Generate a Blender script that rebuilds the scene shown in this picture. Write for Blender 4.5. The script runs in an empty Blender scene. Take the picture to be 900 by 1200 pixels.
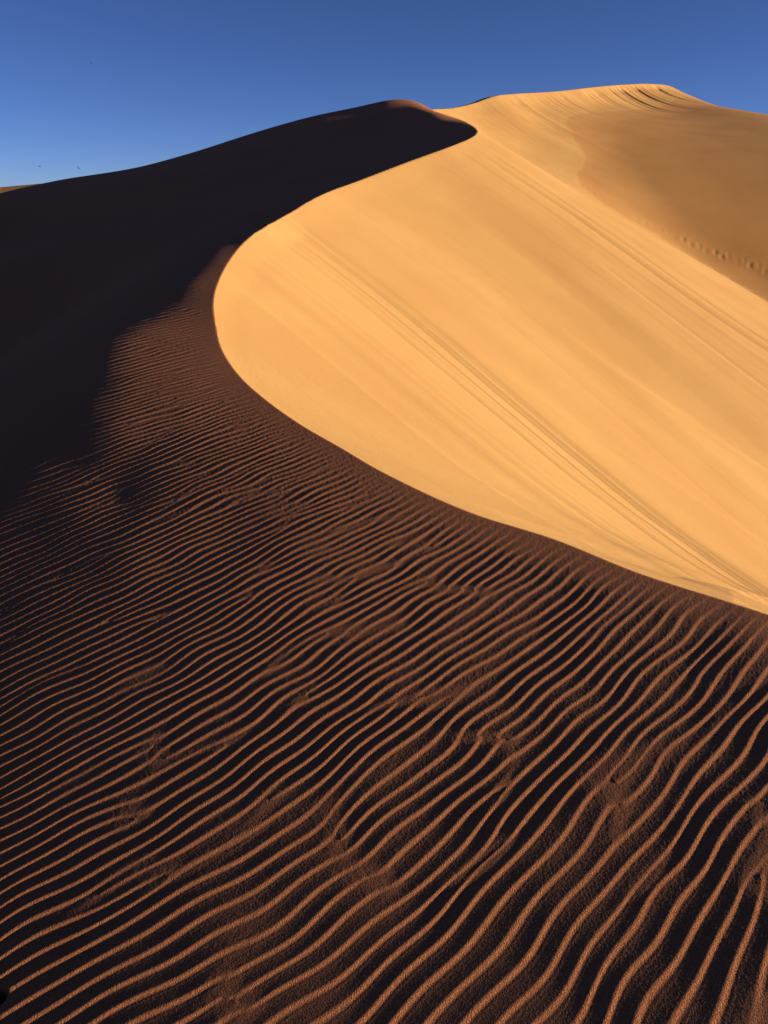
# Golden sand dune at low sun: procedural terrain
QUALITY=1.0
RIP_AMP=.0155; WARP=(.10,.14); ENV=(31,2.5,1.7,.0); GRAIN_H=.035; RIP_SHAPE=1.0
GRAIN=.012
SKY=(5000,.78,1.5,2.5); SKY_STR=.062; SKY_TINT=(.68,.67,.91); SUN_E=5.0; SUN_COL=(1,.88,.70); EXPOSURE=1.0
import numpy as np, math
PITCH=math.radians(24.0); CP,SP=math.cos(PITCH),math.sin(PITCH); F=850.0
def ray(u,v):
    x=(u-450)/F; y=-(v-600)/F
    return x, CP+y*SP, -SP+y*CP          # X, Y, Z per unit forward
def proj(X,Y,Z):
    fw=Y*CP-Z*SP; up=Y*SP+Z*CP
    return 450+F*X/fw, 600-F*up/fw
def P(u,v,Y):
    x,y,z=ray(u,v); t=Y/y
    return np.array([x*t,Y,z*t])
SUN_EL=math.radians(15)
def catmull(p,n=12):
    out=[]
    for i in range(len(p)-1):
        p0=p[max(i-1,0)];p1=p[i];p2=p[i+1];p3=p[min(i+2,len(p)-1)]
        # centripetal
        def d(a,b): return max(np.linalg.norm(b[:2]-a[:2])**.5,1e-3)
        t0=0;t1=d(p0,p1);t2=t1+d(p1,p2);t3=t2+d(p2,p3)
        if i==0: t1=t1;  p0=2*p1-p2; t1=d(p0,p1);t2=t1+d(p1,p2);t3=t2+d(p2,p3)
        if i==len(p)-2: p3=2*p2-p1; t3=t2+d(p2,p3)
        for k in range(n):
            t=t1+(t2-t1)*k/n
            A1=(t1-t)/t1*p0+t/t1*p1; A2=(t2-t)/(t2-t1)*p1+(t-t1)/(t2-t1)*p2; A3=(t3-t)/(t3-t2)*p2+(t-t2)/(t3-t2)*p3
            B1=(t2-t)/t2*A1+t/t2*A2; B2=(t3-t)/(t3-t1)*A2+(t-t1)/(t3-t1)*A3
            out.append((t2-t)/(t2-t1)*B1+(t-t1)/(t2-t1)*B2)
    out.append(p[-1]); return np.array(out)
# ---------- polar cubic B-spline surface
class Row:
    """sparse rows that share their 16 columns"""
    def __init__(s,i,w): s.i=i;s.w=w
    def __add__(s,o): return Row(s.i,s.w+o.w)
    def __sub__(s,o): return Row(s.i,s.w-o.w)
    def __mul__(s,k):
        k=np.asarray(k,float); return Row(s.i,s.w*(k[:,None] if k.ndim==1 else k))
    def __len__(s): return len(s.w)
    def dot(s,c): return (s.w*c[s.i]).sum(1)
    def normal(s,N,wt):
        w=s.w*np.sqrt(wt)[:,None]; f=(s.i[:,:,None]*N+s.i[:,None,:]).ravel()
        return np.bincount(f,(w[:,:,None]*w[:,None,:]).ravel(),N*N).reshape(N,N)
class Surf:
    def __init__(s,T0,T1,nt,R0,R1,nr):
        s.T0,s.T1,s.nt,s.R0,s.R1,s.nr=T0,T1,nt,math.log(R0),math.log(R1),nr
        s.ht=(T1-T0)/(nt-3); s.hr=(s.R1-s.R0)/(nr-3)
    def b(s,x,n):
        x=np.clip(x,0,n-3-1e-6); i=np.floor(x).astype(int); f=x-i
        B=np.stack([(1-f)**3/6,(3*f**3-6*f**2+4)/6,(-3*f**3+3*f**2+3*f+1)/6,f**3/6],-1)
        D=np.stack([-(1-f)**2/2,(9*f**2-12*f)/6,(-9*f**2+6*f+3)/6,f**2/2],-1)
        D2=np.stack([1-f,3*f-2,1-3*f,f],-1)
        return i,B,D,D2
    def rows(s,th,rho):
        it,B,D,D2=s.b((th-s.T0)/s.ht,s.nt); ir,C,E,E2=s.b((rho-s.R0)/s.hr,s.nr)
        o=np.arange(4); idx=((it[:,None,None]+o[None,:,None])*s.nr+ir[:,None,None]+o[None,None,:]).reshape(len(th),16)
        mk=lambda a,c,sc: Row(idx,(a[:,:,None]*c[:,None,:]).reshape(len(th),16)*sc)
        return dict(v=mk(B,C,1),t=mk(D,C,1/s.ht),r=mk(B,E,1/s.hr),tt=mk(D2,C,1/s.ht**2),rr=mk(B,E2,1/s.hr**2),tr=mk(D,E,1/s.ht/s.hr))
    def xy(s,x,y):
        x=np.atleast_1d(np.array(x,float));y=np.atleast_1d(np.array(y,float))
        th=np.arctan2(x,y); r=np.hypot(x,y); R=s.rows(th,np.log(r))
        # z_x, z_y ; theta from +Y clockwise: x=r sin, y=r cos
        sn,cs=np.sin(th),np.cos(th)
        zr=R['r']*(1/r); zt=R['t']*(1/r)
        R['x']=zr*sn+zt*cs; R['y']=zr*cs-zt*sn
        return R
    def energy(s,wf,nq=2):
        th=s.T0+(np.arange(nq*(s.nt-3))+.5)*s.ht/nq; rh=s.R0+(np.arange(nq*(s.nr-3))+.5)*s.hr/nq
        T,H=np.meshgrid(th,rh,indexing='ij'); T=T.ravel();H=H.ravel()
        A=np.zeros((s.nt*s.nr,)*2)
        R=s.rows(T,H); r=np.exp(H); w=wf(T,r)/r**2*s.ht*s.hr/nq**2
        for M,c in ((R['rr']-R['r'],1),(R['r']+R['tt'],1),(R['tr']-R['t'],2)): A+=M.normal(s.nt*s.nr,w*c)
        return A
    def eval(s,c,th,rho):   # tensor grid th (n), rho(m)
        it,B,_,_=s.b((th-s.T0)/s.ht,s.nt); ir,C,_,_=s.b((rho-s.R0)/s.hr,s.nr)
        G=c.reshape(s.nt,s.nr)
        U=sum(B[:,p,None]*G[it+p] for p in range(4))
        return sum(U[:,ir+q]*C[None,:,q] for q in range(4))
def solve(S,cons,reg):
    A=reg.copy(); N=S.nt*S.nr; b=np.zeros(N)
    for row,val,w in cons:
        w2=(np.ones(len(row))*w)**2; A+=row.normal(N,w2); b+=np.bincount(row.i.ravel(),(row.w*(w2*val)[:,None]).ravel(),N)
    A[np.diag_indices(N)]+=1e-9
    return np.linalg.solve(A,b)
SUN_AZ=math.radians(-6.0); SUN_EL=math.radians(7.5)
SH=np.array([math.cos(SUN_AZ),math.sin(SUN_AZ)])
CR=[(900,720,2.08),(850,704,2.2),(750,672,2.45),(650,632,2.72),(550,600,2.95),(450,554,3.4),(400,525,3.8),(350,496,4.25),(307,465,4.8),(280,440,5.4),
 (260,410,6.8),(253,384,7.7),(250,355,8.9),(255,332,10.1),(271,302,12.0),(295,276,14.2),(330,255,16.4),(380,227,19.9),(420,212,22.6),(480,189,26),(524,173,28.7),(549,163,31),(559,156,33.2),(557,150,36),(546,143,40),(533,138,44.5),(515,134,52),
 (503,130.5,60),(500,128.9,66),(508,127.9,72),(530,126.5,79),(555,121,85),(580,112.5,90),(600,110,96),(650,107,110),(700,101.5,128),(730,99,143),(760,98,158),(785,101,170)]
GX,GY,GXX=.077,.10,-.016
def plane(x,y): return -1.9+GX*x+GY*y+GXX*x*x*(x<0)
def near_point(u,v):
    x,y,z=ray(u,v); t=2.
    for i in range(60): t=.5*t+.5*plane(x*t,y*t)/z
    return np.array([x*t,y*t,z*t])
def crest3d():
    pts=[near_point(u,v) if v>430 else P(u,v,Y) for u,v,Y in CR]
    near=[np.array(p) for p in [(30,-22,-5.0),(16,-9.5,-3.1),(8.5,-3.6,-2.1),(5.0,-.2,-1.70),(3.0,1.5,-1.60)]]
    far=[np.array(p) for p in [P(800,109.5,176),P(815,121,182),P(832,142,190),(100,215,4),(130,255,-8),(165,300,-18)]]
    return np.array(near+pts+far)
C3=catmull(crest3d(),18)
# even-ish arclength
CL=np.concatenate([[0],np.cumsum(np.linalg.norm(np.diff(C3[:,:2],axis=0),axis=1))])
FLOOR=-24.0
# ---- windward sheet
def seg_dist(px,py,xyz=C3):
    """signed distance to crest (left positive = windward), nearest height, nearest arclength"""
    a=xyz[:-1];b=xyz[1:]; d=b[:,:2]-a[:,:2]; L2=(d**2).sum(1)
    best=np.full(px.shape,1e18); sd=np.zeros(px.shape); zc=np.zeros(px.shape); sl=np.zeros(px.shape)
    for i in range(len(a)):
        t=np.clip(((px-a[i,0])*d[i,0]+(py-a[i,1])*d[i,1])/L2[i],0,1)
        qx=px-(a[i,0]+t*d[i,0]); qy=py-(a[i,1]+t*d[i,1]); D=qx*qx+qy*qy
        m=D<best
        best=np.where(m,D,best)
        cr=d[i,0]*qy-d[i,1]*qx
        sd=np.where(m,np.sqrt(D)*np.where(cr>=0,1,-1),sd)
        zc=np.where(m,a[i,2]+t*(b[i,2]-a[i,2]),zc); sl=np.where(m,CL[i]+t*(CL[i+1]-CL[i]),sl)
    return sd,zc,sl
WS=Surf(math.radians(-82),math.radians(82),60,.45,500,40)
def fit_W():
    reg=WS.energy(lambda t,r:np.interp(np.log(r),np.log([7,12,70,100]),[3.0,1.0,1.0,.03])*2e-2)
    cons=[]
    def val(x,y,z,w):
        x,y,z=map(lambda a:np.atleast_1d(np.array(a,float)),(x,y,z)); x,y,z=np.broadcast_arrays(x,y,z); o=np.abs(np.arctan2(x,y))<math.radians(81)
        if not o.any(): return
        x,y,z=x[o],y[o],z[o]; R=WS.xy(x,y); r=np.hypot(x,y)
        cons.append((R['v'],z,w/r))
    def grad(x,y,d,m,w):
        R=WS.xy(x,y); cons.append((R['x']*d[0]+R['y']*d[1],np.atleast_1d(m)*np.ones(len(R['x'])),w))
    k=(np.hypot(C3[:,0],C3[:,1])>1)
    val(C3[k,0],C3[k,1],C3[k,2],80)
    gx,gy=np.meshgrid(np.linspace(-2.2,1.2,9),np.linspace(.3,2.6,7)); gx=gx.ravel();gy=gy.ravel()
    val(gx,gy,plane(gx,gy),30)
    val([-4,-2,0,2,-8,3],[-2,-2,-2,-1,-6,-6],[-2.6,-2.25,-2.1,-1.9,-3.9,-2.6],20)
    sky=[(449,118.3,60),(436,120,59.5),(400,126.5,58.5),(350,140,57),(300,155,55.5),(250,171,54),(200,186,52),(150,199,50),(100,206,48.5),(75,210,48),(50,214.8,47.5),(0,225,46),(-80,242,43),(-200,262,42)]
    for u,v,Y in sky:
        p=P(u,v,Y); val(p[0],p[1],p[2],300)
        R=WS.xy(p[0],p[1]); r=math.hypot(p[0],p[1]); cons.append((R['x']*(p[0]/r)+R['y']*(p[1]/r)-R['v']*(1/r),np.zeros(1),7.0))
        if u>=0 and u<430:
            for f_,m_ in ((1.0,.22),(.94,.2),(.86,.2),(.78,.19),(.7,.19),(.6,.19)): grad(p[0]*f_,p[1]*f_,SH,m_,4)
        q=p[:2]*1.35; val(q[0],q[1],p[2]*1.35-.05*r*1.35-1.0,10)
        q=p[:2]*1.9; val(q[0],q[1],min(-3,p[2]-9),5)
    # bowl
    val([-6.2,-10,-15,-20,-24],[10,15,22,29,36],[-2.9,-4.4,-4.9,-4.0,-2.2],10)
    val([-12,-20,-30,-40],[6,10,16,30],[-4.6,-6.2,-6.8,-4.5],6)
    # the windward side falls away behind the far crest
    tg=np.gradient(C3[:,:2],axis=0); tg/=np.linalg.norm(tg,axis=1)[:,None]
    for dd,dz in ((.05,.10),(.12,.5),(.25,1.8)):
        kk=(C3[:,1]>88)&(np.arange(len(C3))%3==0); rr_=C3[kk,1]; q=C3[kk,:2]+np.stack([-tg[kk,1],tg[kk,0]],1)*(dd*rr_)[:,None]
        val(q[:,0],q[:,1],C3[kk,2]-dz-rr_*dd*.10,25)
    kk=(C3[:,1]>64)&(C3[:,1]<=88)&(np.arange(len(C3))%3==0); q=C3[kk,:2]+np.array([-8,3]); val(q[:,0],q[:,1],C3[kk,2]-2.6,20)
    # shading : slope towards the sun
    for y_ in (5.0,5.8,6.6,7.4,8.3): grad([-1.9,-2.3,-2.8,-3.4,-4.2],[y_]*5,SH,[.103,.145,.235,.35,.42],5)
    for y_ in (9.3,10.2,11.2,12.4): grad([-2.6,-2.85,-3.4,-4.2],[y_]*4,SH,[.165,.25,.38,.44],4)
    grad([-5,0,-3,-10,-16,-12,1,-8,-14,-18,0,1,2,-1,-3,-6],[45,50,38,50,42,32,36,56,47,38,42,30,33,28,32,30],SH,.19,3)
    grad([0,.8,1.6,2.3,1.2,2.2,-1],[59,60,61,62,56,57,58],SH,.165,1.2)
    grad([0,-1.2,-2.2,-.2,-2,-1,1,-3.5,-3],[40,40.5,42,37,38,44,38,41,45],SH,.18,6)
    gx_,gy_=np.meshgrid(np.arange(-3.0,1.6,.5),np.array([1.2,1.7,2.3,3.0,3.7,4.5,5.3,6.1])); gx_=gx_.ravel();gy_=gy_.ravel()
    sd_,_,_=seg_dist(gx_,gy_); ok_=(sd_>.05)&(sd_<2.4)&((gx_>-1.7)|(gy_<4.4))&(np.abs(gx_)<.75*gy_+.4); val(gx_[ok_],gy_[ok_],plane(gx_[ok_],gy_[ok_]),40)
    k4=(C3[:,1]>4.2)&(C3[:,1]<8.6)&(C3[:,0]<0); c=C3[k4][::5]
    for o_,m_ in ((.15,.075),(.5,.08),(.9,.095)): grad(c[:,0]-o_,c[:,1],SH,m_,6)
    k4=(C3[:,1]>8.6)&(C3[:,1]<12.8)&(C3[:,0]<0); c=C3[k4][::5]
    for o_,m_ in ((.12,.10),(.4,.12)): grad(c[:,0]-o_,c[:,1],SH,m_,6)
    grad([0,-.8,-2,-3,-4,-5,-2,-3.5,-.5,.8,0,1.2,2,-4.5,-3.5,-5.5,-6.5,-2.5],[58,58.5,58.5,58.5,58,58,56,56,56.5,57,55,55,52,54,52.5,55,56,50],SH,.17,8)
    grad([3.1,3.2,3.1,2.9,2.6],[34.5,38,42,46,50],SH,.17,4)
    k2=(C3[:,1]>13.5)&(C3[:,1]<40)&(C3[:,0]<8); c=C3[k2][::3]
    grad(c[:,0]-.06*c[:,1],c[:,1],SH,.22,3)
    k3=(C3[:,1]>33)&(C3[:,1]<48)&(C3[:,0]<6); c=C3[k3][::4]; grad([2.6,2.6,2.4,2.0,0.5,-1.5,-4,-6,0,-2,1.5,-5,-7,-4,-6,-8,-3],[35,40,45,50,54,56,57,57,50,52,46,52,50,47,54,54,50],SH,.19,2.5)
    return solve(WS,cons,reg)
WC=fit_W()
REP=0.60
CSL=np.gradient(C3[:,2])/np.gradient(CL); HS=np.gradient(CL)
def slip(px,py,dist):
    """talus surface: soft upper envelope of repose cones standing on the crest"""
    shp=px.shape; px=px.ravel();py=py.ravel();tau=(.035*np.abs(dist).ravel()+.004)
    n=len(C3); w=np.gradient(CL)
    out=np.zeros(len(px)); sl=np.zeros(len(px))
    for k in range(0,len(px),20000):
        x=px[k:k+20000,None];y=py[k:k+20000,None]; T=tau[k:k+20000,None]
        v=C3[None,:,2]-REP*np.hypot(x-C3[None,:,0],y-C3[None,:,1]); M=v.max(1,keepdims=True)
        e=np.exp((v-M)/T)*w; s=e.sum(1)
        out[k:k+20000]=M[:,0]+T[:,0]*np.log(s/ (e.max(1)) )*0.5
        sl[k:k+20000]=(e*CL).sum(1)/s
    out=out.reshape(shp);sl=sl.reshape(shp)
    _,zc_,s_=seg_dist(px.reshape(shp),py.reshape(shp)); d=np.abs(dist); h=np.interp(s_,CL,HS); c_=np.interp(s_,CL,CSL)
    k=np.clip((d-.8*h)/(5*h),0,1); k=k*k*(3-2*k)
    lin=zc_-d*np.sqrt(np.maximum(REP*REP-c_*c_,.1))
    return lin*(1-k)+out*k, s_*(1-k)+sl*k
# ---- second dune sheet
ES=Surf(math.radians(-20),math.radians(100),24,4,700,30)
def fit_E():
    reg=ES.energy(lambda t,r:np.ones_like(r)*3e-3); cons=[]
    def val(x,y,z,w):
        R=ES.xy(x,y); cons.append((R['v'],np.atleast_1d(z),w/np.hypot(np.atleast_1d(x),np.atleast_1d(y))))
    bd=[(805,121),(779,129),(750,135),(727,136),(698,138),(678,141),(665,148),(668,158),(676,170),(686,186),(690,200),(698,232),(726,250),(755,269),(784,287),(813,304),(850,328),(886,350),(900,359)]
    for u,v in bd:
        x,y,z=ray(u,v); Ys=np.linspace(12,190,1400); X=x/y*Ys; Z=z/y*Ys
        sd,_,_=seg_dist(X,Ys); s,_=slip(X,Ys,sd)
        ok=(sd<0)&(Z<s)&(Ys>45); i=np.argmax(ok)
        if not ok.any(): continue
        val(X[i],Ys[i],Z[i]+(.25 if u>=698 and v>205 else .05),120)
        BD.append((u,v,X[i],Ys[i],Z[i]))
    for u,v,Y in [(817,120.5,160),(850,126,150),(900,134,138),(960,146,128),(1050,165,118),(1200,190,110)]:
        p=P(u,v,Y); val(p[0],p[1],p[2],40); r=math.hypot(p[0],p[1]); R=ES.xy(p[0],p[1])
        cons.append((R['x']*(p[0]/r)+R['y']*(p[1]/r)-R['v']*(1/r),np.zeros(1),3.0))
        q=p[:2]*1.5; val(q[0],q[1],-2,5); q=p[:2]*2.2; val(q[0],q[1],-14,5)
    val([44,60,34,22],[42,20,18,12],[-13,-20,-19,-16],6)
    for a_ in (1,4,7,10,12.5):
        for r_ in (66,78,92,108,126,146):
            if a_>10 and r_>100: continue
            x,y=r_*math.sin(math.radians(a_)),r_*math.cos(math.radians(a_)); sd,_,_=seg_dist(np.array([x]),np.array([y]))
            zz=slip(np.array([x]),np.array([y]),sd)[0][0] if sd[0]<0 else 5.0
            val(x,y,zz-2.5-.25*max(0,12-a_),2.5)
    c=solve(ES,cons,reg)
    # tone of the slope: its tilt towards the sun, seen at a net of pixels; the distance is re-read after each pass
    for it in range(5):
        ex=[]
        for u in (690,715,740,770,800,830,860,890,915):
            for v in (140,160,185,210,240,270,300,330):
                if v<127+(u-800)*.12 or v>205+(u-655)*.6-14 or (u<720 and v>190): continue
                x,y,z=ray(u,v); Ys=np.linspace(50,200,600); e=ES.xy(x/y*Ys,Ys)['v'].dot(c); i=np.argmax(e>z/y*Ys)
                m=-.175+.09*np.clip((u-700)/180,0,1)+.06*np.clip((260-v)/130,0,1); R=ES.xy(x/y*Ys[i],Ys[i]); ex.append((R['x']*SH[0]+R['y']*SH[1],np.array([m]),2.0))
        c=solve(ES,cons+ex,reg)
    return c
BD=[]
EC=fit_E()

# ---- slide lines on the slip face: lines of constant Q
def qbasis(x,y):
    a=np.asarray(x,float)/12;b=np.asarray(y,float)/20
    return np.stack([a*0+1,a,b,a*a,a*b,b*b,a**3,a*a*b,a*b*b,b**3],-1)
def hit_S(u,v,y0=3.0):
    x,y,z=ray(u,v); Ys=np.geomspace(y0,140,420); X=x/y*Ys; Z=z/y*Ys
    sd,_,_=seg_dist(X,Ys); s,_=slip(X,Ys,sd); i=np.argmax((sd<-.05)&(Z<s)); return X[i],Ys[i]
SL=[(53.15,[(335,262),(420,330),(530,405),(640,485),(750,570),(890,685)]),(51.4,[(316,270),(400,340),(500,420),(600,500),(700,585),(800,665)]),
    (49.3,[(290,290),(370,360),(470,450),(570,530),(660,605)]),(61.5,[(450,212),(600,318),(740,420),(880,525)]),(70.4,[(560,165),(640,215),(740,290),(890,390)]),(66.5,[(520,183),(640,268),(780,370),(890,452)]),
    (80,[(600,150),(690,210),(760,262)])]
def fit_Q():
    A=[];B=[]
    for q,L in SL:
        for u,v in L: A.append(qbasis(*hit_S(u,v))); B.append(q)
    A=np.array(A);B=np.array(B); return np.linalg.solve(A.T@A+np.eye(10)*1e-3,A.T@B)
QC=fit_Q()
# ---- ripple phase (cycles), fitted to stripe directions and spacings
RD=[(60,1060,31,18.5),(150,1140,33,22),(250,1100,35,22),(350,950,31,19),(450,1000,37,25),(250,850,29,14),(100,700,22,9),(150,620,20,7.5),(50,580,20,6.5),(100,540,20,6.2),(180,480,18,5.3),(200,440,17,5.2),(240,400,14,4.2),(300,560,23,9.5),(300,620,24,11.5),(380,650,27,13),(200,540,20,7.3),(450,700,29,15),(550,720,33,18),(550,660,30,14),(650,760,38,20),(700,850,43,25),(800,800,44,28),(850,880,50,32),(750,950,50,32),(600,900,42,26),(550,1050,45,32),(620,1150,57,40),(800,1150,65,44),(850,1050,60,40),(450,1150,45,32),(300,1180,40,27),(880,760,46,26),(5,1150,30,22),(20,900,27,15),(20,700,22,8.5),(700,1000,52,34),(150,500,19,5.7),(230,355,12,3.4),(190,390,14,4.1),(120,440,17,4.7),(60,480,18,5.2)]
def pbasis(x,y):
    """smooth low-order phase basis: a plane plus gentle bends that stay bounded far away"""
    x=np.asarray(x,float); y=np.asarray(y,float); r=np.hypot(x,y); k=1/(1+r/4.0); a=x*k; b=y*k
    return np.stack([x,y,a,b,a*a,a*b,b*b,a**3,a*a*b,a*b*b,b**3,a**4,a**3*b,a*a*b*b,a*b**3,b**4],-1)
def hit_W(u,v):
    x,y,z=ray(u,v); lo=.2
    for t in np.exp(np.linspace(math.log(.5),math.log(60),500)):
        if (WS.xy(x*t,y*t)['v'].dot(WC)[0])>z*t: return x*t,y*t
    return x*60,y*60
def fit_P():
    A=[];B=[]
    for u,v,a,s in RD:
        a=math.radians(a); n=(math.sin(a)*s,math.cos(a)*s); t=(math.cos(a)*s,-math.sin(a)*s)
        f=lambda q:pbasis(*q)
        A.append((f(hit_W(u+n[0],v+n[1]))-f(hit_W(u-n[0],v-n[1])))/2); B.append(1.12)
        A.append((f(hit_W(u+t[0],v+t[1]))-f(hit_W(u-t[0],v-t[1])))*1.2); B.append(0.0)
    A=np.array(A);B=np.array(B); w=np.array([1e-4,1e-4]+[.0004]*14)
    return np.linalg.solve(A.T@A+np.diag(w),A.T@B)
PC=fit_P()
def envelope(seed,steps,nc=420,na=420,dx=.5,st=1.5,bias=.0):
    """relaxed complex envelope: isolated defects where a ripple crest ends"""
    g=np.random.default_rng(seed)
    p=(g.normal(size=(nc,na))+1j*g.normal(size=(nc,na)))*.6+bias
    Dc,Da=.35/dx**2,.35*st*st/dx**2; dt=.22/(Da)
    n=int(steps/dt)
    for k in range(n):
        lap=Dc*(np.roll(p,1,0)+np.roll(p,-1,0)-2*p)+Da*(np.roll(p,1,1)+np.roll(p,-1,1)-2*p)
        p=p+dt*(p-np.abs(p)**2*p+lap)
    return p,n
# ---------------------------------------------------------------- grids
import time
_t0=time.time()
def say(*a): print('[%.1fs]'%(time.time()-_t0),*a,flush=True)
Q=QUALITY
def make_axis():
    n=int(1180*Q)//4*4; th=np.linspace(-44,45,n+1)
    step=th[1]-th[0]; L=[];s=step;x=45.0
    while x<178:
        s=min(s*1.06,3.0); x+=s; L.append(x)
    R=[];s=step;x=-44.0
    while x>-178:
        s=min(s*1.06,3.0); x-=s; R.append(x)
    a=np.array(R[::-1]+list(th)+L); a=a[(a>-179.5)&(a<179.5)]
    a=a[:len(a)//4*4+1] if len(a)%4 else a[:(len(a)-1)//4*4+1]
    r=[.45]
    while r[-1]<330:
        x=r[-1]; f=725.0
        c=math.exp(np.interp(math.log(x),np.log([.45,3,4.6,12,18,72,95,162,200]),np.log([.0040,.0040,.0023,.0023,.0040,.0040,.0017,.0017,.010])))
        d=1/(1/(x*x/(f*1.45))**4+1/(c*x)**4)**.25
        if x<.72: d+=.012*min(1,(.72-x)/.1)
        r.append(x+max(d,.0012)/Q)
    r=np.array(r); r=r[:(len(r)-1)//4*4+1]
    return np.radians(a),r
TH,RR=make_axis(); say('grid',len(TH),len(RR))
tl,rl=TH[::4],RR[::4]
def up(G):
    """bicubic (Catmull-Rom) refinement x4 of a coarse grid on both axes"""
    def ax(G):
        n=len(G)-1; i=np.arange(4*n+1)//4; i=np.minimum(i,n-1); f=((np.arange(4*n+1)-4*i)/4.0)[:,None].astype(G.dtype)
        a=G[np.maximum(i-1,0)];b=G[i];c=G[i+1];d=G[np.minimum(i+2,n)]
        return b+.5*f*((c-a)+f*((2*a-5*b+4*c-d)+f*(3*(b-c)+d-a)))
    return ax(ax(G).T.copy()).T.copy()
X1=np.sin(tl)[:,None]*rl; Y1=np.cos(tl)[:,None]*rl
def sheet(S,c): return S.eval(c,tl,np.log(rl))
rng=np.random.default_rng(7)
def wave_noise(x,y,l0,l1,n,seed,ang=None,spread=None):
    """smooth gaussian noise: sum of random plane waves with wavelengths l0..l1"""
    g=np.random.default_rng(seed); o=np.zeros(x.shape)
    for i in range(n):
        l=math.exp(g.uniform(math.log(l0),math.log(l1))); a=g.uniform(0,2*math.pi) if ang is None else ang+g.normal()*spread
        o+=np.cos(2*math.pi/l*(x*math.cos(a)+y*math.sin(a))+g.uniform(0,6.283))
    return o*math.sqrt(2/n)
# signed distance, crest residual
sd,zc,sl=seg_dist(X1,Y1); QX,QY=np.interp(sl,CL,C3[:,0]),np.interp(sl,CL,C3[:,1]); say('sd')
sd=sd.copy()
Wl=sheet(WS,WC)
# crest residual of the windward sheet
cz=WS.xy(C3[:,0],C3[:,1])['v'].dot(WC)-C3[:,2]
res=np.interp(sl,CL,cz); rc=np.hypot(X1,Y1)
Wl=Wl-res*np.exp(-(sd/(.12*rc+.3))**2)
# lee of the left shoulder: the ground keeps falling behind the skyline
azd=np.degrees(tl)[:,None]; rs=np.interp(azd,[-30,-24,-10,0,3],[46,52,58,63,66.5])
dr=np.clip(rl[None,:]-rs,0,None)
drop=np.minimum(.02*dr+.25*dr*dr/(dr+6),.42*np.clip(sd,0,None)**2/(np.clip(sd,0,None)+4))*np.clip((azd+60)/20,0,1)
drop=drop*np.clip((60-azd)/20,0,1)
Wl=Wl-drop
lim=rl[None,:]*np.interp(azd,[-30,0,3],[-.02,.07,.08])-.12*dr+2.5*np.exp(-dr/6)
ss=lambda t:np.clip(t,0,1)**2*(3-2*np.clip(t,0,1))
Wl=Wl-np.maximum(Wl-lim,0)*ss((2.5-azd)/3)*ss((sd-1)/8)*ss(dr/14)
Wl=np.where((rl[None,:]>67)&(azd>2.6)&(sd<25),np.minimum(Wl,zc-.12*sd),Wl)
back=np.abs(tl)[:,None]>math.radians(82)
if True:   # behind the camera: blend the two ends
    a=(tl[:,None]%(2*math.pi)); k=np.clip((a-math.radians(82))/math.radians(196),0,1)
    e0=WS.eval(WC,np.array([math.radians(81.9)]),np.log(rl)); e1=WS.eval(WC,np.array([math.radians(-81.9)]),np.log(rl))
    k=k*k*(3-2*k); Wl=np.where(back,e0*(1-k)+e1*k,Wl)
# right of the crest the talus surface; left of it its mirror image through the crest, so the brink stays clean
mir=sd>0; XM=np.where(mir,2*QX-X1,X1); YM=np.where(mir,2*QY-Y1,Y1)
Sl,As=slip(XM,YM,sd); Sl=np.where(mir,2*zc-Sl,Sl); Sl=np.where(sd>.25*np.hypot(X1,Y1)+1,zc,Sl); say('slip')
El=sheet(ES,EC)
az=np.degrees(tl)[:,None]*np.ones_like(rl)
El=np.where((az<-15),-60,El); El=El-np.clip(az-75,0,60)*.8-np.clip(61-rc,0,60)*.45
# broad gentle relief so that no sheet is perfectly smooth
und=wave_noise(X1,Y1,6,26,24,3)*.05*np.clip(rc/30,0.0,1.5)
Sl=Sl+und*.5*np.clip(-sd/4,0,1); El=El+und*.2
# ---------------- ripples (coarse fields)
ph=(pbasis(X1,Y1)*PC).sum(-1)*1.2
gx1=np.gradient(Wl,rl,axis=1)
lam=np.interp(rc,[0,1,3,5,8,15,60],[.075,.076,.083,.088,.105,.13,.2])
nu=(X1*math.cos(math.radians(42))+Y1*math.sin(math.radians(42)))/.08      # along the ripples, in wavelengths
nv=(X1*math.sin(math.radians(42))-Y1*math.cos(math.radians(42)))/.08
def aniso(l0,l1,n,seed,st=1.5): return wave_noise(nu/st,nv,l0,l1,n,seed)
warp=aniso(3.2,8,40,77,.9)*WARP[0]+aniso(8,30,24,78,1.2)*WARP[1]
amp_n=1+.20*aniso(4,12,30,31,1.6)
env,_n=envelope(ENV[0],ENV[1],st=ENV[2],bias=ENV[3]); say('envelope',_n)
say('ripple fields')
H=lambda G: up(G.astype(np.float32))
Wz=H(Wl);SZ=H(Sl);EZ=H(El);SD=H(sd);AS=H(As)
wp=H(warp);an=H(amp_n);PH=H(ph); LM=H(lam)
T,R=TH.astype(np.float32)[:,None],RR.astype(np.float32)[None,:]
X=np.sin(T)*R;Y=np.cos(T)*R; RC=R+0*T
say('upsampled',X.shape)
def look(cv,av):
    i=np.clip(cv,0,416);j=np.clip(av,0,416); i0=i.astype(np.int32);j0=j.astype(np.int32);f=(i-i0);g=(j-j0)
    f=f*f*(3-2*f);g=g*g*(3-2*g)
    return (env[i0,j0]*(1-f)+env[i0+1,j0]*f)*(1-g)+(env[i0,j0+1]*(1-f)+env[i0+1,j0+1]*f)*g
env=env.astype(np.complex64); NV=H(nv);NU=H(nu)
psi=look(210+NV*2.8,210+NU*2.8)
cyc=2*np.pi*(PH+wp)+np.angle(psi); mag=np.abs(psi)
h=(np.sin(cyc)-.38*np.sin(2*cyc+.2)+.17*np.sin(3*cyc+.3)-.06*np.sin(4*cyc+.3))*RIP_SHAPE
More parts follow.
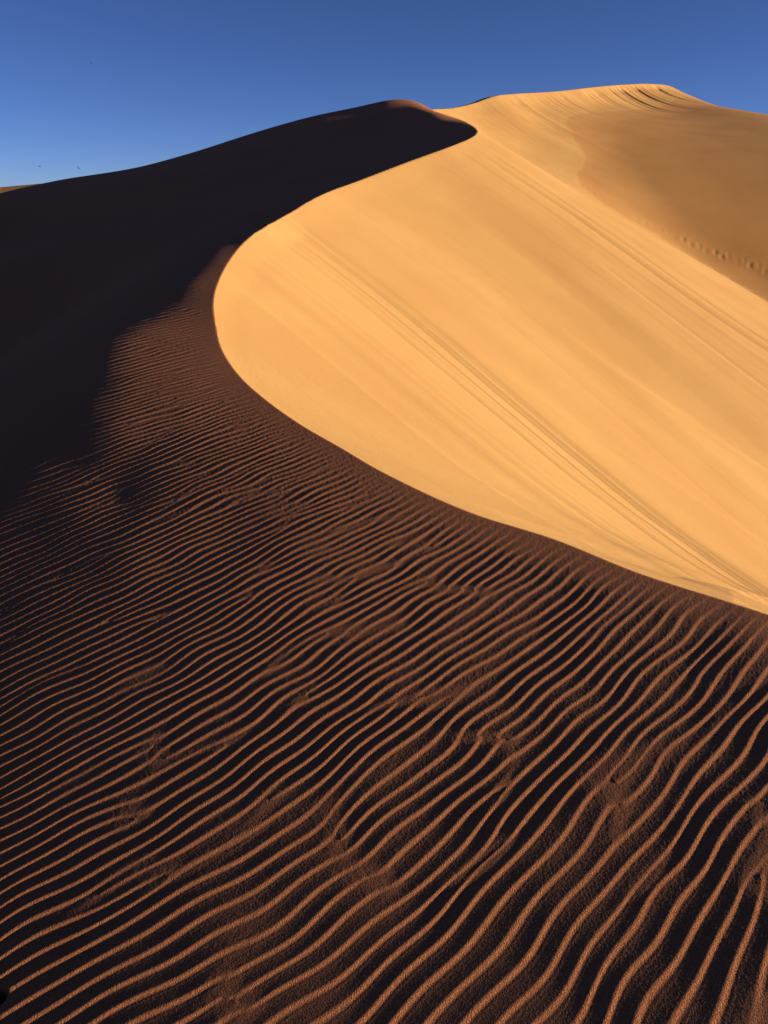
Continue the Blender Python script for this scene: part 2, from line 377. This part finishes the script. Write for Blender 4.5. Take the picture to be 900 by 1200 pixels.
amp=LM*RIP_AMP*np.clip(mag/.3,0.45,1)*np.clip(an,.94,1.12)
fade=1/(1+np.exp(-np.clip((SD-(.15+.004*RC))/(.05+.003*RC),-30,30)))       # ripples die out on the brink
fade*=np.clip(1-(RC-11)/14,0,1)
rip=h*amp*fade
rip*=((T>-1.4)&(T<1.4))
Wz=Wz+rip
# small dark burrow at the lower left
hx,hy=hit_W(-1,1170); g=np.hypot(X-hx,Y-hy); Wz-=.05/(1+np.exp((g-.016)/.0025))-.0012*np.exp(-((g-.024)/.007)**2)
# loose coarse grains lying on the near sand
grains=np.random.default_rng(99).normal(size=Wz.shape).astype(np.float32)
grains=(grains+.5*np.roll(grains,1,0)+.5*np.roll(grains,1,1))
Wz+=grains*GRAIN_H*np.minimum(RC*RC/(725*1.55),.02)*(np.clip((2.6-RC)/1.6,0,1)+.30*np.clip((7-RC)/3,0,1)*np.clip((RC-1)/1.6,0,1))
# crest jitter : small notches on the brink
n1=lambda s,seed,sc: np.interp(s/sc,np.arange(4000),np.random.default_rng(seed).normal(size=4000))
jit=(n1(AS,5,.35)*.009+n1(AS,6,1.3)*.011)*np.clip(RC/10,0.1,4)*(.0+np.clip((AS-49)/1.5,0,1)*np.clip((57-AS)/1.5,0,1)+.4*np.clip((AS-69)/1.5,0,1)*np.clip((95-AS)/1.5,0,1))
SDj=SD+jit
side=SDj>0
# ---------------- marks on the slip face
s0=(44,88.4,109.6,136.2,172.9,207.5)
QL=H((qbasis(X1,Y1)*QC).sum(-1)); far_=np.clip((AS-78)/8,0,1); QQ=QL*(1-far_)+(X*.40+Y*.917+40)*far_
sA=QQ+n1(-SD*1.0+3000,41,3.0).astype(np.float32)*.02
def rn(s,seed,sc,p=1): return n1(s+500,seed,sc)
fine=rn(sA,51,.09)*.45*np.clip(1.6-RC/24,0,1)+rn(sA,52,.19)*.8*np.clip(2-RC/40,0,1)+rn(sA,53,.45)
sg=lambda t: 1/(1+np.exp(-np.clip(t,-30,30)))
band=lambda a,b,w: sg((sA-a)/w)-sg((sA-b)/w)
dn=np.clip(-SD,0,60)
B1=band(51.3,53.3,.15)              # avalanche tracks below the notch
B2=band(46.5,51.3,.8)*.25
B3=band(67.0,70.4,.3)*.15
B4=band(71,120,3)*.22*np.clip(1-(dn-25)/20,0,1)
streak=fine*2.2*(.0038*B1+.006*B2+.02*B3+.012*B4+.0008)*np.clip(dn/.6,0,1)
streak-=.06*B1*np.clip(dn/.5,0,1)*np.exp(-dn/14)
# single sharp lines
for c,wd,dp,d0,d1 in ((53.15,.05,.026,.1,13),(52.75,.04,.022,.3,9),(52.2,.04,.02,.3,16),(51.5,.04,.016,2,14),(50.9,.05,.012,5,18),(69.9,.07,.05,.5,16),(69.0,.08,.05,.8,30),(66.2,.06,.035,6,20),(49.6,.04,.012,3,10),(78,.1,.04,8,40),(84,.12,.04,6,40),(92,.1,.03,6,40)):
    sc=c+n1(dn+77,int(c*10),2.2)*.035
    streak-=.8*dp*np.exp(-((QQ-sc)/(wd+.0022*RC))**2)*(AS<110)*np.clip((dn-d0)/.8,0,1)*np.clip((d1-dn)/3,0,1)
# rills under the far skyline
rl_w=np.clip((AS-118)/30,0,1)*np.clip(1-(AS-212)/8,0,1)
rq=(X*.80+Y*.60)
rill=rn(rq,61,.5)*.5+rn(rq,62,1.2)*.9+rn(rq,63,3.0)*.5
rill=-np.abs(rill)
streak+=rill*rl_w*.38*np.exp(-dn/13.0)*np.clip(dn/1.5,0,1)*(.25+.75*np.clip((AS-160)/20,0,1))
# soft swells across the slip face
streak+=wave_noise(QQ,dn*.12,1.5,5,14,71).astype(np.float32)*.011*np.clip(dn/5,0,1)
SZ=SZ+streak
# ---------------- footprints on the second slope
def foot_track():
    """dents along the walker's line: pixels of the path onto the second slope"""
    P2=[(652,206),(690,228),(730,251),(770,270),(810,287),(850,302),(880,312),(905,322),(960,345)]
    pts=[]
    for u,v in P2:
        x,y,z=ray(u,v); Ys=np.linspace(20,150,700); Xs=x/y*Ys; Zs=z/y*Ys
        e=ES.xy(Xs,Ys)['v'].dot(EC); i=np.argmax(Zs<e); pts.append((Xs[i],Ys[i]))
    return np.array(pts)
FT=foot_track(); say('track',FT.round(1).tolist())
fl=np.concatenate([[0],np.cumsum(np.hypot(*np.diff(FT,axis=0).T))])
k=0; s=0.0
while s<fl[-1]:
    x=np.interp(s,fl,FT[:,0]);y=np.interp(s,fl,FT[:,1])
    dx=np.interp(s+.5,fl,FT[:,0])-x; dy=np.interp(s+.5,fl,FT[:,1])-y; q=math.hypot(dx,dy)+1e-9; dx/=q;dy/=q
    o=(.14 if k%2 else -.14)+rng.normal()*.04; x-=dy*o;y+=dx*o
    t=math.atan2(x,y); r=math.hypot(x,y); i=np.searchsorted(TH,t); j=np.searchsorted(RR,r)
    di=int(.9/r/(TH[len(TH)//2+1]-TH[len(TH)//2]))+2; dj=int(.9/(r*.004/Q))+2
    a,b,c,d=max(i-di,0),min(i+di,len(TH)),max(j-dj,0),min(j+dj,len(RR))
    ux=X[a:b,c:d]-x; uy=Y[a:b,c:d]-y; l=ux*dx+uy*dy; w=-ux*dy+uy*dx
    g=np.exp(-(l/.20)**2-(w/.12)**2); rim=np.exp(-(l/.46)**2-(w/.32)**2)
    dp_=rng.uniform(.5,1.2); EZ[a:b,c:d]+=dp_*(-.13*g+.04*rim)
    s+=rng.uniform(.45,.85); k+=1
# ---------------- combine
kk=.02*RC
hs=np.clip(.5+.5*(SZ-EZ)/kk,0,1)
SE=EZ*(1-hs)+SZ*hs+kk*hs*(1-hs)
onE=(EZ>SZ)
Z=np.where(side,Wz,SE)
fl_=FLOOR+wave_noise(X,Y,60,200,10,91).astype(np.float32)*.5
Z=np.maximum(Z,fl_)
say('combined')
region=np.where(side,0,np.where(onE,2,1)); region=np.where(Z<=fl_+1e-4,3,region)
# ---------------------------------------------------------------- Blender
import bpy
C=bpy.context.scene
def mesh_from(name,mask_v,mat,parent=None):
    """faces whose first corner carries the wanted region"""
    n,m=region.shape
    F=(mask_v[:-1,:-1])
    I,J=np.nonzero(F)
    quad=np.stack([I*m+J,I*m+J+1,(I+1)*m+J+1,(I+1)*m+J],1)
    # theta runs clockwise from +Y: this order faces up
    used=np.zeros(n*m,bool); used[quad.ravel()]=True; ids=np.nonzero(used)[0]; mp=np.zeros(n*m,np.int32); mp[ids]=np.arange(len(ids),dtype=np.int32)
    co=np.stack([X.ravel()[ids],Y.ravel()[ids],Z.ravel()[ids]],1).astype(np.float32)
    q=mp[quad][:,::-1].astype(np.int32)
    me=bpy.data.meshes.new(name); me.vertices.add(len(co)); me.vertices.foreach_set('co',co.ravel())
    me.loops.add(q.size); me.loops.foreach_set('vertex_index',np.ascontiguousarray(q).ravel())
    me.polygons.add(len(q)); me.polygons.foreach_set('loop_start',np.arange(0,q.size,4,dtype=np.int32))
    me.update(calc_edges=True); me.shade_smooth()
    me.materials.append(mat)
    o=bpy.data.objects.new(name,me); C.collection.objects.link(o)
    if parent: o.parent=parent
    nz=me.polygons[0].normal.z
    say(name,len(co),'verts nz',round(nz,2)); return o
def tag(o,label=None,cat=None,kind=None,group=None):
    if label:o['label']=label
    if cat:o['category']=cat
    if kind:o['kind']=kind
    if group:o['group']=group
def sand(name,col,col2,grain,gscale,rough=.95,lump=.003):
    m=bpy.data.materials.new(name); m.use_nodes=True; N=m.node_tree.nodes; L=m.node_tree.links
    N.clear(); out=N.new('ShaderNodeOutputMaterial'); b=N.new('ShaderNodeBsdfPrincipled')
    b.inputs['Roughness'].default_value=rough; b.inputs['Specular IOR Level'].default_value=.08
    tc=N.new('ShaderNodeTexCoord')
    def noise(sc,det=2,ro=.6):
        n=N.new('ShaderNodeTexNoise'); n.inputs['Scale'].default_value=sc; n.inputs['Detail'].default_value=det; n.inputs['Roughness'].default_value=ro
        L.new(tc.outputs['Object'],n.inputs['Vector']); return n
    big=noise(.22,4,.55); g=noise(gscale,1,.6)
    mix=N.new('ShaderNodeMix'); mix.data_type='RGBA'; mix.inputs[6].default_value=(*col,1); mix.inputs[7].default_value=(*col2,1)
    mr=N.new('ShaderNodeMapRange'); mr.inputs['From Min'].default_value=.3; mr.inputs['From Max'].default_value=.7
    L.new(big.outputs['Fac'],mr.inputs['Value']); L.new(mr.outputs['Result'],mix.inputs[0])
    # single grains: pale quartz and dark minerals
    mr2=N.new('ShaderNodeMapRange'); mr2.inputs['From Min'].default_value=.25; mr2.inputs['From Max'].default_value=.75; mr2.inputs['To Min'].default_value=.62; mr2.inputs['To Max'].default_value=1.38
    L.new(g.outputs['Fac'],mr2.inputs['Value'])
    mul=N.new('ShaderNodeMix'); mul.data_type='RGBA'; mul.blend_type='MULTIPLY'; mul.inputs[0].default_value=1
    L.new(mix.outputs[2],mul.inputs[6]); L.new(mr2.outputs['Result'],mul.inputs[7]); L.new(mul.outputs[2],b.inputs['Base Color'])
    g2=noise(gscale*.8,2,.7)
    bp=N.new('ShaderNodeBump'); bp.inputs['Strength'].default_value=1; bp.inputs['Distance'].default_value=grain
    L.new(g2.outputs['Fac'],bp.inputs['Height'])
    l2=noise(26,3,.6); bp2=N.new('ShaderNodeBump'); bp2.inputs['Strength'].default_value=1; bp2.inputs['Distance'].default_value=lump
    L.new(l2.outputs['Fac'],bp2.inputs['Height']); L.new(bp2.outputs['Normal'],bp.inputs['Normal'])
    L.new(bp.outputs['Normal'],b.inputs['Normal']); L.new(b.outputs['BSDF'],out.inputs['Surface'])
    return m
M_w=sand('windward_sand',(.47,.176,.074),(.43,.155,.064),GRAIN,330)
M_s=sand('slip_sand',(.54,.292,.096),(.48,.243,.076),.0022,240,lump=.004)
M_e=sand('dim_lit_sand',(.50,.243,.077),(.45,.208,.063),.0022,240)  # slip sand darkened: the second slope's weaker light is put into the colour
root=bpy.data.objects.new('sand_dune',None); C.collection.objects.link(root)
tag(root,'large golden sand dune with a sharp winding crest and rippled shaded windward side','dune','structure')
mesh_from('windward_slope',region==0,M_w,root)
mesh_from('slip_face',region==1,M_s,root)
o=mesh_from('sand_dune',region==2,M_e); tag(o,'smooth brown orange dune slope behind the sunlit slip face, crossed by a line of footprints','dune','structure')
o=mesh_from('desert_floor',region==3,M_e); tag(o,'low sandy desert ground around the dunes','ground','structure')
# ground to the horizon with low far dunes
def far_ground():
    th=np.radians(np.arange(0,360,1.0)); rr=np.concatenate([[RR[-1]-4.0],np.geomspace(340,14000,70)])
    x=np.sin(th)[:,None]*rr; y=np.cos(th)[:,None]*rr
    z=FLOOR-1.5+wave_noise(x,y,300,1500,16,5)*4*np.clip((rr-330)/600,0,1)
    n,m=z.shape; v=np.stack([x.ravel(),y.ravel(),z.ravel()],1)
    I,J=np.meshgrid(np.arange(n),np.arange(m-1),indexing='ij'); I=I.ravel();J=J.ravel();K=(I+1)%n
    f=np.stack([I*m+J,K*m+J,K*m+J+1,I*m+J+1],1)[:,::-1]
    me=bpy.data.meshes.new('desert_ground'); me.from_pydata(v.tolist(),[],f.tolist()); me.shade_smooth(); me.materials.append(M_e)
    o=bpy.data.objects.new('desert_ground',me); C.collection.objects.link(o); tag(o,'flat sandy desert reaching the horizon','ground','structure')
far_ground()
def far_dune():
    # long lit ridge seen over the left end of the skyline
    nx,ny=120,40; a=P(-60,212,330);b=P(110,216,330)
    v=[];f=[]
    x0,x1=a[0]-120,b[0]+60
    for i in range(nx):
        x=x0+(x1-x0)*i/(nx-1); top=np.interp(x,[x0,a[0],P(0,217,330)[0],P(75,209,330)[0],b[0],x1],[-20,6,P(0,217,330)[2],P(75,210,330)[2],P(100,211,330)[2],-20])
        for j in range(ny):
            t=j/(ny-1)*2-1; y=330+t*70; s=max(0,1-abs(t))**1.2; v.append((x,y,FLOOR-2+(top-FLOOR+2)*s))
    for i in range(nx-1):
        for j in range(ny-1): k=i*ny+j; f.append((k,k+ny,k+ny+1,k+1))
    me=bpy.data.meshes.new('sand_dune'); me.from_pydata(v,[],f); me.shade_smooth(); me.materials.append(M_s)
    o=bpy.data.objects.new('sand_dune',me); C.collection.objects.link(o); tag(o,'far sunlit orange dune showing at the left end of the skyline','dune','structure')
far_dune()
# ---- light, sky, camera
w=bpy.data.worlds.new('World'); C.world=w; w.use_nodes=True; N=w.node_tree.nodes;L=w.node_tree.links; N.clear()
sk=N.new('ShaderNodeTexSky'); sk.sky_type='NISHITA'; sk.sun_disc=False; sk.sun_elevation=SUN_EL; sk.sun_rotation=math.pi/2-SUN_AZ
sk.altitude=SKY[0]; sk.air_density=SKY[1]; sk.dust_density=SKY[2]; sk.ozone_density=SKY[3]
bg=N.new('ShaderNodeBackground'); bg.inputs['Strength'].default_value=SKY_STR; wo=N.new('ShaderNodeOutputWorld')
tint=N.new('ShaderNodeMix'); tint.data_type='RGBA'; tint.blend_type='MULTIPLY'; tint.inputs[0].default_value=1; tint.inputs[7].default_value=(*SKY_TINT,1)
L.new(sk.outputs[0],tint.inputs[6]); L.new(tint.outputs[2],bg.inputs[0]); L.new(bg.outputs[0],wo.inputs[0])
sl_=bpy.data.lights.new('sun','SUN'); sl_.energy=SUN_E; sl_.angle=math.radians(.6); sl_.color=SUN_COL
so=bpy.data.objects.new('sun',sl_); C.collection.objects.link(so)
from mathutils import Vector
d=Vector((math.cos(SUN_EL)*SH[0],math.cos(SUN_EL)*SH[1],math.sin(SUN_EL))); so.rotation_euler=d.to_track_quat('Z','Y').to_euler(); so.location=d*100
cam=bpy.data.cameras.new('camera'); cam.sensor_fit='HORIZONTAL'; cam.sensor_width=36; cam.lens=34.0; cam.clip_end=30000; cam.clip_start=.05
co=bpy.data.objects.new('camera',cam); C.collection.objects.link(co); co.rotation_euler=(math.pi/2-PITCH,0,0); C.camera=co
C.view_settings.view_transform='Standard'; C.view_settings.look='None'; C.view_settings.gamma=1; C.view_settings.exposure=EXPOSURE
C.cycles.max_bounces=4; C.cycles.diffuse_bounces=2
say('done')

# ---- three far birds, a pixel or two each
def bird(u,v,Y,span,bank,label):
    c=P(u,v,Y); bm=[];F=[]
    # body: a spindle of rings, then two cambered, swept wings and a fanned tail, one continuous mesh
    n=8; prof=[(-.5,.012),(-.42,.05),(-.25,.085),(0,.10),(.22,.08),(.36,.055),(.44,.06),(.5,.02)]
    for k,(x,r) in enumerate(prof):
        for j in range(n): a=2*math.pi*j/n; bm.append((x*.45*span,r*.8*span*math.cos(a),r*.8*span*math.sin(a)))
    for k in range(len(prof)-1):
        for j in range(n): F.append((k*n+j,k*n+(j+1)%n,(k+1)*n+(j+1)%n,(k+1)*n+j))
    for sgn in (-1,1):
        b=len(bm)
        st=[(0.04,.16,-.10,.0),(.18,.17,-.12,.05),(.34,.12,-.13,.07),(.5,.02,-.10,.03)]
        for y,lf,tr,z in st:
            for x,dz in ((lf,0),(tr,0),((lf+tr)/2,.018),((lf+tr)/2,-.006)): bm.append((x*span,sgn*y*span,(z+dz)*span))
        for k in range(3):
            q=b+4*k
            for e,f in ((0,2),(2,1),(1,3),(3,0)): F.append((q+e,q+f,q+4+f,q+4+e))
    b=len(bm)
    for x,y,z in ((-.18,.04,0),(-.18,-.04,0),(-.36,.10,.01),(-.36,-.10,.01),(-.27,0,.02)): bm.append((x*span,y*span,z*span))
    F+=[(b,b+1,b+4),(b,b+4,b+2),(b+1,b+3,b+4),(b+2,b+4,b+3)]
    me=bpy.data.meshes.new('bird'); me.from_pydata(bm,[],F); me.materials.append(M_b)
    o=bpy.data.objects.new('bird',me); C.collection.objects.link(o); o.location=c; o.rotation_euler=bank
    tag(o,label,'bird',None,'birds far off in the blue sky')
M_b=bpy.data.materials.new('dark_feathers'); M_b.use_nodes=True; _b=M_b.node_tree.nodes['Principled BSDF']; _b.inputs['Base Color'].default_value=(.03,.028,.03,1); _b.inputs['Roughness'].default_value=.8
bird(107,74.5,190,.9,(.5,.2,.6),'tiny dark bird highest in the blue sky, far above the shaded dune ridge')
bird(92,197,150,.9,(.9,.1,2.2),'tiny dark bird just above the shaded skyline, the larger of the two low ones')
bird(46.5,195,200,.8,(.2,.5,1.4),'faint tiny bird low over the left end of the dune skyline')
